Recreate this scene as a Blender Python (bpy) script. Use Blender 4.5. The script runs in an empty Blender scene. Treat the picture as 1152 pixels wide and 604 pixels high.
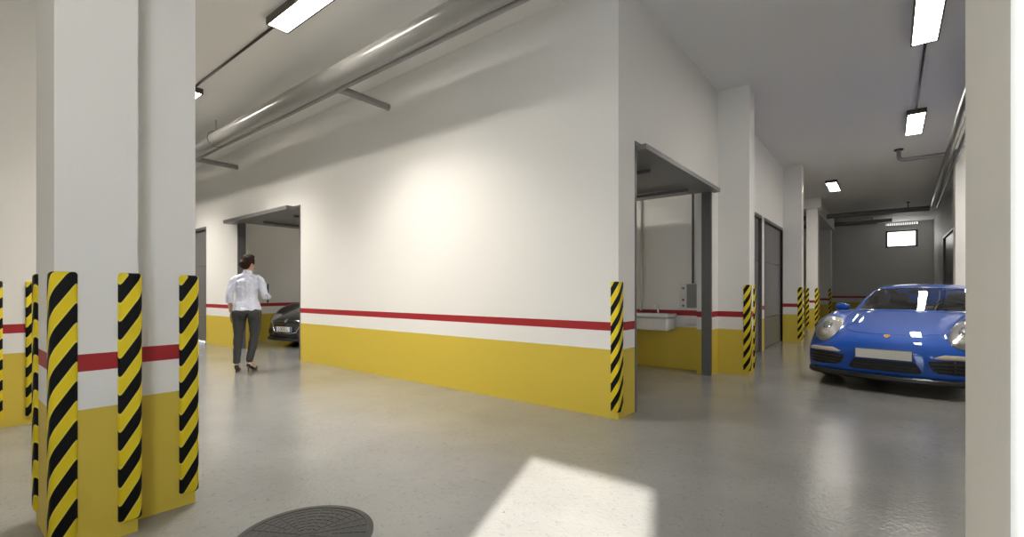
import bpy, bmesh, math, random
from mathutils import Vector, Matrix
from mathutils.bvhtree import BVHTree
random.seed(7)
S = bpy.context.scene
C = S.collection
PI = math.pi
CEIL = 4.0

# ------------------------------------------------------------------ materials
def new_mat(name):
    m = bpy.data.materials.new(name); m.use_nodes = True
    nt = m.node_tree
    return m, nt, nt.nodes['Principled BSDF']

def mat(name, col, rough=.5, metal=0., bump=0., bscale=80., coat=0., var=0., spec=None):
    m, nt, b = new_mat(name)
    b.inputs['Base Color'].default_value = (*col, 1)
    b.inputs['Roughness'].default_value = rough
    b.inputs['Metallic'].default_value = metal
    if coat:
        b.inputs['Coat Weight'].default_value = coat; b.inputs['Coat Roughness'].default_value = .03
    if spec is not None: b.inputs['Specular IOR Level'].default_value = spec
    tc = nt.nodes.new('ShaderNodeTexCoord')
    if bump or var:
        n = nt.nodes.new('ShaderNodeTexNoise'); n.inputs['Scale'].default_value = bscale; n.inputs['Detail'].default_value = 4
        nt.links.new(tc.outputs['Object'], n.inputs['Vector'])
    if bump:
        bp = nt.nodes.new('ShaderNodeBump'); bp.inputs['Strength'].default_value = bump; bp.inputs['Distance'].default_value = .01
        nt.links.new(n.outputs['Fac'], bp.inputs['Height']); nt.links.new(bp.outputs['Normal'], b.inputs['Normal'])
    if var:
        mx = nt.nodes.new('ShaderNodeMix'); mx.data_type = 'RGBA'
        mx.inputs[6].default_value = (*[c * (1 - var) for c in col], 1)
        mx.inputs[7].default_value = (*[min(1, c * (1 + var)) for c in col], 1)
        nt.links.new(n.outputs['Fac'], mx.inputs[0]); nt.links.new(mx.outputs[2], b.inputs['Base Color'])
    return m

def emit(name, col, s):
    m, nt, b = new_mat(name)
    b.inputs['Base Color'].default_value = (.8, .8, .8, 1)
    b.inputs['Emission Color'].default_value = (*col, 1)
    b.inputs['Emission Strength'].default_value = s
    return m

WHITE = (.80, .79, .765)
RED = (.36, .012, .018)
YEL = (.63, .475, .055)

def band_paint(name, top=.871, mid=.785, low=.623):
    """white wall paint with the red line and the yellow dado, by height above the floor"""
    m, nt, b = new_mat(name)
    g = nt.nodes.new('ShaderNodeNewGeometry'); sp = nt.nodes.new('ShaderNodeSeparateXYZ')
    nt.links.new(g.outputs['Position'], sp.inputs[0])
    mr = nt.nodes.new('ShaderNodeMapRange'); mr.inputs['From Max'].default_value = CEIL
    nt.links.new(sp.outputs['Z'], mr.inputs['Value'])
    cr = nt.nodes.new('ShaderNodeValToRGB'); cr.color_ramp.interpolation = 'CONSTANT'
    e = cr.color_ramp.elements
    e[0].position = 0; e[0].color = (*YEL, 1)
    e[1].position = low / CEIL; e[1].color = (*WHITE, 1)
    k = e.new(mid / CEIL); k.color = (*RED, 1)
    k = e.new(top / CEIL); k.color = (*WHITE, 1)
    nt.links.new(mr.outputs[0], cr.inputs[0]); nt.links.new(cr.outputs[0], b.inputs['Base Color'])
    b.inputs['Roughness'].default_value = .55
    n = nt.nodes.new('ShaderNodeTexNoise'); n.inputs['Scale'].default_value = 60
    nt.links.new(g.outputs['Position'], n.inputs['Vector'])
    bp = nt.nodes.new('ShaderNodeBump'); bp.inputs['Strength'].default_value = .12; bp.inputs['Distance'].default_value = .006
    nt.links.new(n.outputs['Fac'], bp.inputs['Height']); nt.links.new(bp.outputs['Normal'], b.inputs['Normal'])
    return m

def floor_mat():
    m, nt, b = new_mat('grey_epoxy')
    g = nt.nodes.new('ShaderNodeNewGeometry')
    n1 = nt.nodes.new('ShaderNodeTexNoise'); n1.inputs['Scale'].default_value = 1.3; n1.inputs['Detail'].default_value = 6
    n2 = nt.nodes.new('ShaderNodeTexNoise'); n2.inputs['Scale'].default_value = 48; n2.inputs['Detail'].default_value = 5
    n3 = nt.nodes.new('ShaderNodeTexNoise'); n3.inputs['Scale'].default_value = 9; n3.inputs['Detail'].default_value = 8
    n3.inputs['Distortion'].default_value = 1.5
    v = nt.nodes.new('ShaderNodeTexVoronoi'); v.inputs['Scale'].default_value = 14
    for n in (n1, n2, n3, v): nt.links.new(g.outputs['Position'], n.inputs['Vector'])
    cr = nt.nodes.new('ShaderNodeValToRGB')
    cr.color_ramp.elements[0].position = .3; cr.color_ramp.elements[0].color = (.22, .22, .212, 1)
    cr.color_ramp.elements[1].position = .75; cr.color_ramp.elements[1].color = (.285, .285, .275, 1)
    nt.links.new(n1.outputs['Fac'], cr.inputs[0])
    # thin dark scratches and pits
    sc = nt.nodes.new('ShaderNodeValToRGB')
    sc.color_ramp.elements[0].position = .0; sc.color_ramp.elements[0].color = (.55, .55, .55, 1)
    sc.color_ramp.elements[1].position = .035; sc.color_ramp.elements[1].color = (1, 1, 1, 1)
    nt.links.new(v.outputs['Distance'], sc.inputs[0])
    mx = nt.nodes.new('ShaderNodeMix'); mx.data_type = 'RGBA'; mx.blend_type = 'MULTIPLY'; mx.inputs[0].default_value = 1
    nt.links.new(cr.outputs[0], mx.inputs[6]); nt.links.new(sc.outputs[0], mx.inputs[7])
    # fine worn scratches: thin iso-lines of a warped noise
    n4 = nt.nodes.new('ShaderNodeTexNoise'); n4.inputs['Scale'].default_value = 11; n4.inputs['Detail'].default_value = 3; n4.inputs['Distortion'].default_value = 4
    n5 = nt.nodes.new('ShaderNodeTexNoise'); n5.inputs['Scale'].default_value = 23; n5.inputs['Detail'].default_value = 2
    for n in (n4, n5): nt.links.new(g.outputs['Position'], n.inputs['Vector'])
    s4 = nt.nodes.new('ShaderNodeValToRGB'); e4 = s4.color_ramp.elements
    e4[0].position = .484; e4[0].color = (1, 1, 1, 1); e4[1].position = .516; e4[1].color = (1, 1, 1, 1)
    k4 = e4.new(.5); k4.color = (.45, .44, .42, 1)
    nt.links.new(n4.outputs['Fac'], s4.inputs[0])
    s5 = nt.nodes.new('ShaderNodeValToRGB'); s5.color_ramp.elements[0].position = .53; s5.color_ramp.elements[1].position = .58
    nt.links.new(n5.outputs['Fac'], s5.inputs[0])
    mx2 = nt.nodes.new('ShaderNodeMix'); mx2.data_type = 'RGBA'; mx2.blend_type = 'MULTIPLY'
    nt.links.new(s5.outputs[0], mx2.inputs[0]); nt.links.new(mx.outputs[2], mx2.inputs[6]); nt.links.new(s4.outputs[0], mx2.inputs[7])
    nt.links.new(mx2.outputs[2], b.inputs['Base Color'])
    rr = nt.nodes.new('ShaderNodeMapRange'); rr.inputs['To Min'].default_value = .06; rr.inputs['To Max'].default_value = .16
    nt.links.new(n3.outputs['Fac'], rr.inputs['Value']); nt.links.new(rr.outputs[0], b.inputs['Roughness'])
    ad = nt.nodes.new('ShaderNodeMath'); ad.operation = 'ADD'
    h3 = nt.nodes.new('ShaderNodeMath'); h3.operation = 'MULTIPLY'; h3.inputs[1].default_value = .7
    nt.links.new(n3.outputs['Fac'], h3.inputs[0])
    nt.links.new(n2.outputs['Fac'], ad.inputs[0]); nt.links.new(h3.outputs[0], ad.inputs[1])
    bp = nt.nodes.new('ShaderNodeBump'); bp.inputs['Strength'].default_value = .3; bp.inputs['Distance'].default_value = .007
    nt.links.new(ad.outputs[0], bp.inputs['Height']); nt.links.new(bp.outputs['Normal'], b.inputs['Normal'])
    b.inputs['Specular IOR Level'].default_value = .6
    return m

def stripe_mat():
    """diagonal black and yellow bands wrapping round the corner (object space)"""
    m, nt, b = new_mat('hazard_stripes')
    tc = nt.nodes.new('ShaderNodeTexCoord'); sp = nt.nodes.new('ShaderNodeSeparateXYZ')
    nt.links.new(tc.outputs['Object'], sp.inputs[0])
    def mth(op, a, bb):
        n = nt.nodes.new('ShaderNodeMath'); n.operation = op
        for i, x in enumerate((a, bb)):
            if isinstance(x, (int, float)): n.inputs[i].default_value = x
            else: nt.links.new(x, n.inputs[i])
        return n.outputs[0]
    s = mth('ADD', sp.outputs['X'], sp.outputs['Y'])
    ph = mth('SUBTRACT', sp.outputs['Z'], mth('MULTIPLY', s, 1.6))
    fr = mth('FRACT', mth('ADD', mth('DIVIDE', ph, .174), 39.885), 0)
    cr = nt.nodes.new('ShaderNodeValToRGB'); e = cr.color_ramp.elements
    e[0].position = 0; e[0].color = (.004, .004, .005, 1)
    e[1].position = .47; e[1].color = (.004, .004, .005, 1)
    for p, c in ((.50, (.86, .74, .12, 1)), (.55, (.80, .62, .02, 1)), (.92, (.80, .62, .02, 1)), (.97, (.86, .74, .12, 1)), (.999, (.004, .004, .005, 1))):
        k = e.new(p); k.color = c
    nt.links.new(fr, cr.inputs[0]); nt.links.new(cr.outputs[0], b.inputs['Base Color'])
    b.inputs['Roughness'].default_value = .6; b.inputs['Specular IOR Level'].default_value = .2
    n = nt.nodes.new('ShaderNodeTexNoise'); n.inputs['Scale'].default_value = 220
    nt.links.new(tc.outputs['Object'], n.inputs['Vector'])
    bp = nt.nodes.new('ShaderNodeBump'); bp.inputs['Strength'].default_value = .35; bp.inputs['Distance'].default_value = .004
    nt.links.new(n.outputs['Fac'], bp.inputs['Height']); nt.links.new(bp.outputs['Normal'], b.inputs['Normal'])
    return m

def glass_mat(name, tint, clear=.75, rough=.0, ior=1.9):
    m = bpy.data.materials.new(name); m.use_nodes = True; nt = m.node_tree
    nt.nodes.clear()
    out = nt.nodes.new('ShaderNodeOutputMaterial'); t = nt.nodes.new('ShaderNodeBsdfTransparent'); g = nt.nodes.new('ShaderNodeBsdfGlossy')
    t.inputs[0].default_value = (*[c * clear for c in tint], 1); g.inputs['Roughness'].default_value = rough; g.inputs[0].default_value = (1, 1, 1, 1)
    fr = nt.nodes.new('ShaderNodeFresnel'); fr.inputs[0].default_value = ior
    mx = nt.nodes.new('ShaderNodeMixShader')
    nt.links.new(fr.outputs[0], mx.inputs[0]); nt.links.new(t.outputs[0], mx.inputs[1]); nt.links.new(g.outputs[0], mx.inputs[2])
    nt.links.new(mx.outputs[0], out.inputs[0])
    return m

M = {}
M['wall'] = band_paint('striped_wall_paint')
M['backwall'] = band_paint('striped_wall_paint_back', .93, .85, .66)
M['plain'] = mat('plain_white_paint', WHITE, .6, bump=.1, bscale=60)
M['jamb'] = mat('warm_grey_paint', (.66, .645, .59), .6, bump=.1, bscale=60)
M['ceil'] = mat('ceiling_paint', (.80, .79, .775), .7, bump=.12, bscale=50)
M['floor'] = floor_mat()
M['stripe'] = stripe_mat()
M['doorgrey'] = mat('grey_door_steel', (.17, .17, .172), .38, .2)
M['frame'] = mat('dark_grey_frame', (.13, .133, .136), .4, .2)
M['darkline'] = mat('dark_groove', (.03, .03, .03), .6)
M['pipe'] = mat('grey_pvc_pipe', (.255, .252, .24), .3, .05, coat=.5)
M['pipedark'] = mat('dark_grey_pipe', (.17, .17, .168), .35, .1, coat=.25)
M['pipethin'] = mat('grey_small_pipe', (.27, .265, .255), .35, .2)
M['wire'] = mat('dark_conduit', (.05, .045, .04), .5)
M['lampframe'] = mat('bronze_lamp_frame', (.10, .08, .065), .4, .5)
M['lamp'] = emit('lamp_diffuser', (1, .94, .85), 22)
M['pane'] = emit('bright_window_pane', (1, .98, .95), 3.5)
M['ventlight'] = emit('daylight_behind_vent', (1, .98, .95), .8)
M['iron'] = mat('cast_iron', (.016, .016, .016), .6, .0, bump=.2, bscale=120)
M['irondark'] = mat('cast_iron_groove', (.010, .010, .010), .6)
M['ceramic'] = mat('white_ceramic', (.80, .80, .80), .15, coat=.4)
M['chrome'] = mat('chrome', (.72, .72, .72), .12, 1)
M['whiteplastic'] = mat('white_plastic', (.72, .72, .72), .35)
M['screen'] = mat('dark_grey_screen', (.24, .25, .25), .25)
M['redknob'] = mat('red_knob', (.5, .08, .05), .4)
M['black'] = mat('black_rubber', (.012, .012, .012), .55)
M['blackgloss'] = mat('black_plastic', (.02, .02, .021), .35)

# ------------------------------------------------------------------ mesh helpers
class MB:
    def __init__(s): s.bm = bmesh.new()
    def box(s, x0, x1, y0, y1, z0, z1, bev=0., seg=2):
        vs = [s.bm.verts.new(p) for p in ((x0,y0,z0),(x1,y0,z0),(x1,y1,z0),(x0,y1,z0),(x0,y0,z1),(x1,y0,z1),(x1,y1,z1),(x0,y1,z1))]
        fs = [s.bm.faces.new([vs[i] for i in q]) for q in ((3,2,1,0),(4,5,6,7),(0,1,5,4),(1,2,6,5),(2,3,7,6),(3,0,4,7))]
        if bev:
            es = list({e for f in fs for e in f.edges})
            bmesh.ops.bevel(s.bm, geom=es, offset=bev, segments=seg, affect='EDGES', profile=.5)
        return s
    def tube(s, pts, r, n=14, cap=True, flat=None):
        pts = [Vector(p) for p in pts]; rs = r if isinstance(r, (list, tuple)) else [r] * len(pts)
        rings = []; up = None
        for i, p in enumerate(pts):
            t = (pts[min(i+1, len(pts)-1)] - pts[max(i-1, 0)]).normalized()
            if up is None:
                up = Vector((0, 0, 1)) if abs(t.z) < .9 else Vector((0, 1, 0))
            a = t.cross(up).normalized(); b = a.cross(t).normalized(); up = b
            rr = rs[i]; ra, rb = rr if isinstance(rr, (list, tuple)) else (rr, rr)
            rings.append([s.bm.verts.new(p + a * ra * math.cos(2*PI*k/n) + b * rb * math.sin(2*PI*k/n)) for k in range(n)])
        for i in range(len(rings) - 1):
            for k in range(n):
                s.bm.faces.new((rings[i][k], rings[i][(k+1) % n], rings[i+1][(k+1) % n], rings[i+1][k]))
        if cap:
            s.bm.faces.new(rings[0][::-1]); s.bm.faces.new(rings[-1])
        return s
    def ell(s, c, r, rot=None, u=16, v=10):
        mtx = Matrix.Translation(c) @ (rot.to_4x4() if rot else Matrix()) @ Matrix.Diagonal((*r, 1))
        bmesh.ops.create_uvsphere(s.bm, u_segments=u, v_segments=v, radius=1, matrix=mtx); return s
    def disc(s, c, r, h, n=48):
        return s.tube([(c[0], c[1], c[2]), (c[0], c[1], c[2] + h)], r, n)
    def prism(s, poly, z0, z1):
        a = [s.bm.verts.new((x, y, z0)) for x, y in poly]; b = [s.bm.verts.new((x, y, z1)) for x, y in poly]
        n = len(poly)
        s.bm.faces.new(a[::-1]); s.bm.faces.new(b)
        for i in range(n): s.bm.faces.new((a[i], a[(i+1) % n], b[(i+1) % n], b[i]))
        return s
    def grid(s, P):
        V = [[s.bm.verts.new(p) for p in row] for row in P]
        for i in range(len(V)-1):
            for j in range(len(V[0])-1):
                s.bm.faces.new((V[i][j], V[i][j+1], V[i+1][j+1], V[i+1][j]))
        return s
    def build(s, name, m, parent=None, smooth=False, recalc=True, ang=None):
        if recalc: bmesh.ops.recalc_face_normals(s.bm, faces=s.bm.faces)
        me = bpy.data.meshes.new(name); s.bm.to_mesh(me); s.bm.free()
        me.materials.append(m)
        if smooth:
            for p in me.polygons: p.use_smooth = True
            if ang: me.set_sharp_from_angle(angle=math.radians(ang))
        o = bpy.data.objects.new(name, me); C.objects.link(o)
        if parent: o.parent = parent
        return o

def tag(o, label, cat, group=None):
    o['label'] = label; o['category'] = cat
    if group: o['group'] = group
    return o
def empty(name, loc, rz=0, label=None, cat=None, group=None, scale=1):
    o = bpy.data.objects.new(name, None); C.objects.link(o); o.location = loc; o.rotation_euler = (0, 0, rz); o.scale = (scale,)*3
    o.empty_display_size = .1
    if label: tag(o, label, cat, group)
    return o
def struct(o): o['kind'] = 'structure'; return o
def copy_tree(o, parent=None):
    c = o.copy(); C.objects.link(c)
    if parent: c.parent = parent
    for ch in list(o.children): copy_tree(ch, c)
    return c

# ------------------------------------------------------------------ room shell
LW = 3.90      # plane of the long left wall
XW = -1.90     # plane of the corridor's left wall
XR, YB = 1.40, 25.1
YF = -1.0      # added wall behind the camera that masks the sun
struct(MB().box(-16, 5, YF-.2, YB+.2, -.12, 0).build('floor', M['floor']))
struct(MB().box(-16, 5, YF-.2, YB+.2, CEIL, CEIL+.15).build('ceiling', M['ceil']))
DT = 2.60
def wall_x(name, x0, x1, y0, y1, holes, m, top=CEIL):
    """wall along X, holes = (xa, xb, za, zb)"""
    b = MB(); x = x0
    for xa, xb, za, zb in sorted(holes):
        if xa > x: b.box(x, xa, y0, y1, 0, top)
        if zb < top: b.box(xa, xb, y0, y1, zb, top)
        if za > 0: b.box(xa, xb, y0, y1, 0, za)
        x = xb
    b.box(x, x1, y0, y1, 0, top)
    return struct(b.build(name, m))
def wall_y(name, x0, x1, y0, y1, holes, m, top=CEIL):
    b = MB(); y = y0
    for ya, yb, za, zb in sorted(holes):
        if ya > y: b.box(x0, x1, y, ya, 0, top)
        if zb < top: b.box(x0, x1, ya, yb, zb, top)
        if za > 0: b.box(x0, x1, ya, yb, 0, za)
        y = yb
    b.box(x0, x1, y, y1, 0, top)
    return struct(b.build(name, m))
D1 = (-14.4, -11.89); D2 = (-10.2, -7.66)
E1 = (4.247, 6.752); E2 = (7.55, 10.03); E3 = (10.24, 12.72)
wall_x('wall_left', -16, XW, LW, LW+.2, [(*D1, 0, DT), (*D2, 0, DT)], M['wall'])
wall_y('wall_corridor', XW-.2, XW, LW+.2, 13.0, [(*E1, 0, DT), (*E2, 0, DT), (*E3, 0, DT)], M['wall'])
wall_x('wall_divider', -7.3, XW-.2, 7.03, 7.2, [], M['wall'])
wall_y('wall_garage_side', -7.5, -7.3, LW+.2, 13.0, [], M['wall'])
wall_y('wall_garage_left', -11.76, -11.56, LW+.2, 10.0, [], M['wall'])
wall_x('wall_garage_back', -11.76, -7.5, 10.0, 10.2, [], M['wall'])
wall_x('wall_lobby', -9.0, XW-.2, 12.8, 13.0, [], M['wall'])
wall_y('wall_lobby_left', -9.2, -9.0, 12.8, YB, [], M['wall'])
# end wall with its window, right wall with a garage door
WX0, WX1, WZ0, WZ1 = -.115, .925, 2.96, 3.665
wall_x('wall_back', -9.2, XR+.2, YB, YB+.2, [(WX0, WX1, WZ0, WZ1)], M['backwall'])
wall_y('wall_right', XR, XR+.2, 13.3, YB, [(17.6, 21.0, 0, 2.95)], M['wall'])
wall_x('wall_bay', XR, 2.9, 13.3, 13.5, [], M['wall'])
wall_y('wall_bay_right', 2.9, 3.1, YF, 13.5, [], M['wall'])
wall_y('wall_far_left', -16, -15.8, YF, LW, [], M['wall'])
# added unseen wall behind the viewpoint; holes shape the sun patch and lit jamb
# the sun: travels towards +Y and a little to -X, 32 degrees down
SX = -.3943    # X drift per metre of Y
TE = math.tan(math.radians(32)); LEN = math.sqrt(1 + SX*SX)
YP = 2.69      # far edge of the sun patch on the floor
xa = -1.955 + SX*(YF - 2.69)
xb = -1.075 + SX*(YF - 2.69)
zl = (2.69 - YF) * LEN * TE
wall_x('wall_sun_mask', -15.8, 2.9, YF-.05, YF, [(xa, xb, 0, zl), (.955, 1.35, 1.9, 3.1)], M['plain'])

# window in the end wall
w = struct(MB().box(WX0-.05, WX1+.05, YB-.02, YB+.06, WZ0-.05, WZ0).box(WX0-.05, WX1+.05, YB-.02, YB+.06, WZ1, WZ1+.05)
    .box(WX0-.05, WX0, YB-.02, YB+.06, WZ0, WZ1).box(WX1, WX1+.05, YB-.02, YB+.06, WZ0, WZ1).build('window_1', M['plain']))
f = MB()
for a in ((WX0, WX0+.085, WZ0, WZ1), (WX1-.085, WX1, WZ0, WZ1), (WX0+.085, WX1-.085, WZ0, WZ0+.07), (WX0+.085, WX1-.085, WZ1-.07, WZ1)):
    f.box(a[0], a[1], YB+.03, YB+.10, a[2], a[3])
f.build('window_frame', M['frame'], w)
MB().box(WX0+.085, WX1-.085, YB+.06, YB+.08, WZ0+.07, WZ1-.07).build('window_pane', M['pane'], w)

# ------------------------------------------------------------------ garage doors
def closed_door(name, along, a, b, plane, face, label=None, top=DT):
    """closed tilting door; along 'x' or 'y'; face = sign of outward normal"""
    def bx(mb, u0, u1, d0, d1, z0, z1):
        p0, p1 = sorted((plane + face*d0, plane + face*d1))
        if along == 'x': mb.box(u0, u1, p0, p1, z0, z1)
        else: mb.box(p0, p1, u0, u1, z0, z1)
    f = MB(); bx(f, a, a+.05, -.12, .004, 0, top); bx(f, b-.05, b, -.12, .004, 0, top); bx(f, a+.05, b-.05, -.12, .004, top-.06, top)
    root = struct(f.build(name, M['frame']))
    zs = [.012, .62, 1.735, top-.065]
    for i in range(3):
        p = MB(); bx(p, a+.055, b-.055, -.10, -.05, zs[i]+.006, zs[i+1]-.006); p.build('door_panel', M['doorgrey'], root)
    p = MB(); bx(p, a+.055, b-.055, -.11, -.10, .012, top-.065); p.build('door_backing', M['darkline'], root)
    return root
closed_door('door_1', 'x', *D1, LW, -1)
closed_door('door_4', 'y', *E2, XW, 1)
closed_door('door_5', 'y', *E3, XW, 1)
closed_door('door_6', 'y', 17.6, 21.0, XR, -1, top=2.95)
# open tilting doors: frame in the opening, slab lying up under the lintel and standing out a little
f = MB().box(D2[0], D2[0]+.04, LW-.006, LW+.14, 0, DT).box(D2[1]-.03, D2[1], LW-.006, LW+.14, 0, DT).box(D2[0]+.04, D2[1]-.03, LW-.006, LW+.14, DT-.03, DT)
d2 = struct(f.build('door_2', M['frame']))
MB().box(-10.32, D2[1]-.03, LW-.22, LW-.012, 2.50, 2.565).box(-9.95, D2[1]-.05, LW-.012, LW+2.1, 2.50, 2.565).build('open_panel', M['doorgrey'], d2)
MB().box(-9.4, -9.36, LW+.15, LW+1.9, 2.46, 2.50).box(-8.2, -8.16, LW+.15, LW+1.9, 2.46, 2.50).build('rail', M['frame'], d2)
f = MB().box(XW-.12, XW+.006, E1[0], E1[0]+.03, 0, DT).box(XW-.12, XW+.006, E1[1]-.05, E1[1], 0, DT).box(XW-.12, XW+.006, E1[0]+.03, E1[1]-.05, DT-.03, DT)
d3 = struct(f.build('door_3', M['frame']))
MB().box(XW+.010, XW+.10, E1[0]+.03, E1[1]+.05, 2.515, 2.565).box(XW-2.3, XW+.010, E1[0]+.05, E1[1]-.06, 2.515, 2.565).build('open_panel', M['doorgrey'], d3)
MB().box(XW-2.1, XW-.15, 4.95, 4.99, 2.46, 2.50).box(XW-2.1, XW-.15, 6.2, 6.24, 2.46, 2.50).build('rail', M['frame'], d3)

# ------------------------------------------------------------------ pillars
def pillar(poly, label, m='wall', cap=None, top=CEIL):
    b = MB().prism(poly, 0, top - .001)
    o = b.build('pillar', M[m]); tag(o, label, 'pillar')
    if cap:
        MB().prism(cap, 3.68, CEIL - .001).build('capital', M['plain'], o)
    return o
def rect(x0, x1, y0, y1): return [(x0, y0), (x1, y0), (x1, y1), (x0, y1)]
pillar([(-3.37, .345), (-2.83, .345), (-2.83, .637), (-2.972, .637), (-2.972, .922), (-3.37, .922)],
       'large stepped white pillar in the left foreground with red line and yellow base')
pillar(rect(-6.4, -5.86, .324, .61), 'white striped pillar half out of frame at the left edge behind the large one')
pillar(rect(XW, -1.49, 7.05, 7.36), 'white striped pillar between the sink garage and the grey doors')
pillar(rect(XW, -1.53, 12.30, 12.65), 'white striped pillar just past the grey doors on the corridor wall')
pillar(rect(-1.99, -1.69, 17.0, 17.3), 'free standing pillar with a wider capital behind the blue car', cap=rect(-2.07, -1.60, 16.9, 17.4))
pillar(rect(-2.25, -1.76, 22.0, 22.5), 'farthest pillar in the shade near the end wall')
pillar(rect(1.04, 2.6, 12.9, 13.29), 'bright white pillar rising behind the blue car on the right', m='plain')
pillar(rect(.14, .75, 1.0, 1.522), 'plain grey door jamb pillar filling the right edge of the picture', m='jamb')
tag(MB().box(-2.0, -1.68, 17.4, 22.5, 3.55, CEIL-.001).build('ceiling_beam', M['ceil']), 'concrete ceiling beam running back from the free standing pillar', 'beam')

# ------------------------------------------------------------------ corner guards
def guard_mesh():
    """foam corner strip: solid corner at the origin, faces -Y and +X"""
    b = MB(); leg = .076; t = .016; r = .016
    out = [(-leg, 0)]
    for k in range(5):
        a = PI + PI/2*k/4 ; out.append((-leg + r + r*math.cos(a), -t + r + r*math.sin(a)*1.0))
    # outer corner
    for k in range(7):
        a = -PI/2 + PI/2*k/6; out.append((t - .02 + .02*math.cos(a), -t + .02 + .02*math.sin(a)))
    for k in range(5):
        a = PI/2*k/4; out.append((t - r + r*math.cos(a), leg - r + r*math.sin(a)))
    out += [(0, leg), (.0012, -.0012)]
    out[-1] = (.0012, -.0012); out[0] = (-leg, -.0012); out[-2] = (.0012, leg)
    z0, z1 = .065, 1.245
    n = len(out); rings = []
    cx, cy = 0, 0
    for z, ins in ((z0, .010), (z0+.004, .004), (z0+.012, 0), (z1-.012, 0), (z1-.004, .004), (z1, .010)):
        ring = []
        for i, (x, y) in enumerate(out):
            # pull the outer skin in at the rounded ends
            fx = x - (ins if x > .002 else 0) + (ins if x < -leg*.8 else 0)
            fy = y + (ins if y < -.002 else 0) - (ins if y > leg*.8 else 0)
            ring.append(b.bm.verts.new((fx, fy, z)))
        rings.append(ring)
    for i in range(len(rings)-1):
        for k in range(n): b.bm.faces.new((rings[i][k], rings[i][(k+1) % n], rings[i+1][(k+1) % n], rings[i+1][k]))
    b.bm.faces.new(rings[0][::-1]); b.bm.faces.new(rings[-1])
    return b
G0 = guard_mesh().build('corner_guard', M['stripe'], smooth=True, ang=50)
first = [True]
def guard(x, y, rz, label):
    o = G0 if first[0] else G0.copy()
    if not first[0]: C.objects.link(o)
    first[0] = False
    o.location = (x, y, 0); o.rotation_euler = (0, 0, rz)
    tag(o, 'striped corner guard ' + label, 'corner guard', 'hazard striped corner guards')
R90 = PI/2
guard(-2.83, .345, 0, 'largest and nearest, on the front corner of the foreground pillar')
guard(-2.83, .637, R90, 'in the middle of the foreground pillar, on its step')
guard(-2.972, .922, R90, 'at the right edge of the foreground pillar')
guard(-3.37, .345, -R90, 'seen edge-on at the left of the foreground pillar')
guard(-3.37, .922, PI, 'on the hidden rear corner of the foreground pillar')
guard(-5.86, .324, 0, 'cut by the left picture edge')
guard(-5.86, .61, R90, 'sliver behind the edge-on guard of the foreground pillar')
guard(XW, LW, 0, 'standing alone on the corner of the long white wall')
guard(-1.49, 7.05, 0, 'facing front, on the pillar right of the sink garage')
guard(-1.49, 7.36, R90, 'on the rear corner of the pillar right of the sink garage')
guard(-1.53, 12.30, 0, 'on the pillar past the two grey corridor doors, front corner')
guard(-1.53, 12.65, R90, 'on the pillar past the two grey corridor doors, rear corner')
guard(-1.99, 17.0, -R90, 'on the left corner of the free standing pillar behind the car')
guard(-1.69, 17.0, 0, 'on the right front corner of the free standing pillar behind the car')
guard(-1.69, 17.3, R90, 'thin, on the right rear corner of the free standing pillar')
guard(-1.76, 22.0, 0, 'farthest one, in the shade beside the end wall')

# ------------------------------------------------------------------ ceiling lamps and conduits
def lamp(x0, x1, y0, y1, label, power=0):
    e = empty('ceiling_lamp', ((x0+x1)/2, (y0+y1)/2, CEIL), 0, label, 'ceiling light', 'rectangular ceiling lamps')
    w_, d_ = (x1-x0)/2, (y1-y0)/2; t = .016; h = .075
    f = MB().box(-w_, w_, -d_, d_, -.02, 0)
    f.box(-w_, -w_+t, -d_, d_, -h, -.02).box(w_-t, w_, -d_, d_, -h, -.02).box(-w_+t, w_-t, -d_, -d_+t, -h, -.02).box(-w_+t, w_-t, d_-t, d_, -h, -.02)
    f.build('lamp_frame', M['lampframe'], e)
    MB().box(-w_+t+.001, w_-t-.001, -d_+t+.001, d_-t-.001, -h+.004, -.021).build('diffuser', M['lamp'], e)
    if power:
        l = bpy.data.lights.new('lamp_beam', 'AREA'); l.shape = 'RECTANGLE'; l.size = 2*(w_-t-.004); l.size_y = 2*(d_-t-.004)
        l.energy = power; l.color = (1, .94, .85); l.spread = math.radians(115)
        lo = bpy.data.objects.new('lamp_beam', l); C.objects.link(lo); lo.parent = e; lo.location = (0, 0, -h-.001)
    return e
lamp(-5.04, -3.80, 2.20, 2.43, 'long bright ceiling lamp above the grey drain pipe, cut by the top edge', 40)
lamp(-8.75, -7.52, 2.20, 2.43, 'ceiling lamp whose tip shows beside the foreground pillar', 40)
lamp(-1.34, -.10, -.50, -.27, 'added unseen ceiling lamp just behind the viewpoint by the sun mask wall')  # fill lamp added over the viewpoint to brighten the foreground pillar and jamb
lamp(-9.5, -8.5, 7.5, 7.73, 'added unseen ceiling lamp inside the left garage above the charcoal car', 25)  # added out of view to lift the light inside this garage
lamp(-4.9, -3.9, 5.4, 5.63, 'added unseen ceiling lamp inside the right garage with the wash basin', 25)  # unseen lamp put in to brighten the basin wall
lamp(2.0, 2.25, 11.5, 12.6, 'added unseen ceiling lamp in the bay to the right of the blue car', 12)  # added lamp hidden by the jamb, lights the front of the white pillar
lamp(-12.5, -11.26, 2.20, 2.43, 'added unseen ceiling lamp at the far left end of the aisle', 40)  # extra lamp added out of view to light the left aisle
lamp(.19, .43, 5.74, 6.98, 'ceiling lamp cut by the top edge, nearest one over the corridor', 14)
lamp(.22, .46, 9.66, 10.92, 'second ceiling lamp of the corridor, behind the nearest one', 10)
lamp(-1.28, -1.03, 14.48, 15.75, 'small looking ceiling lamp farthest back, left of the corridor', 14)
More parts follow.
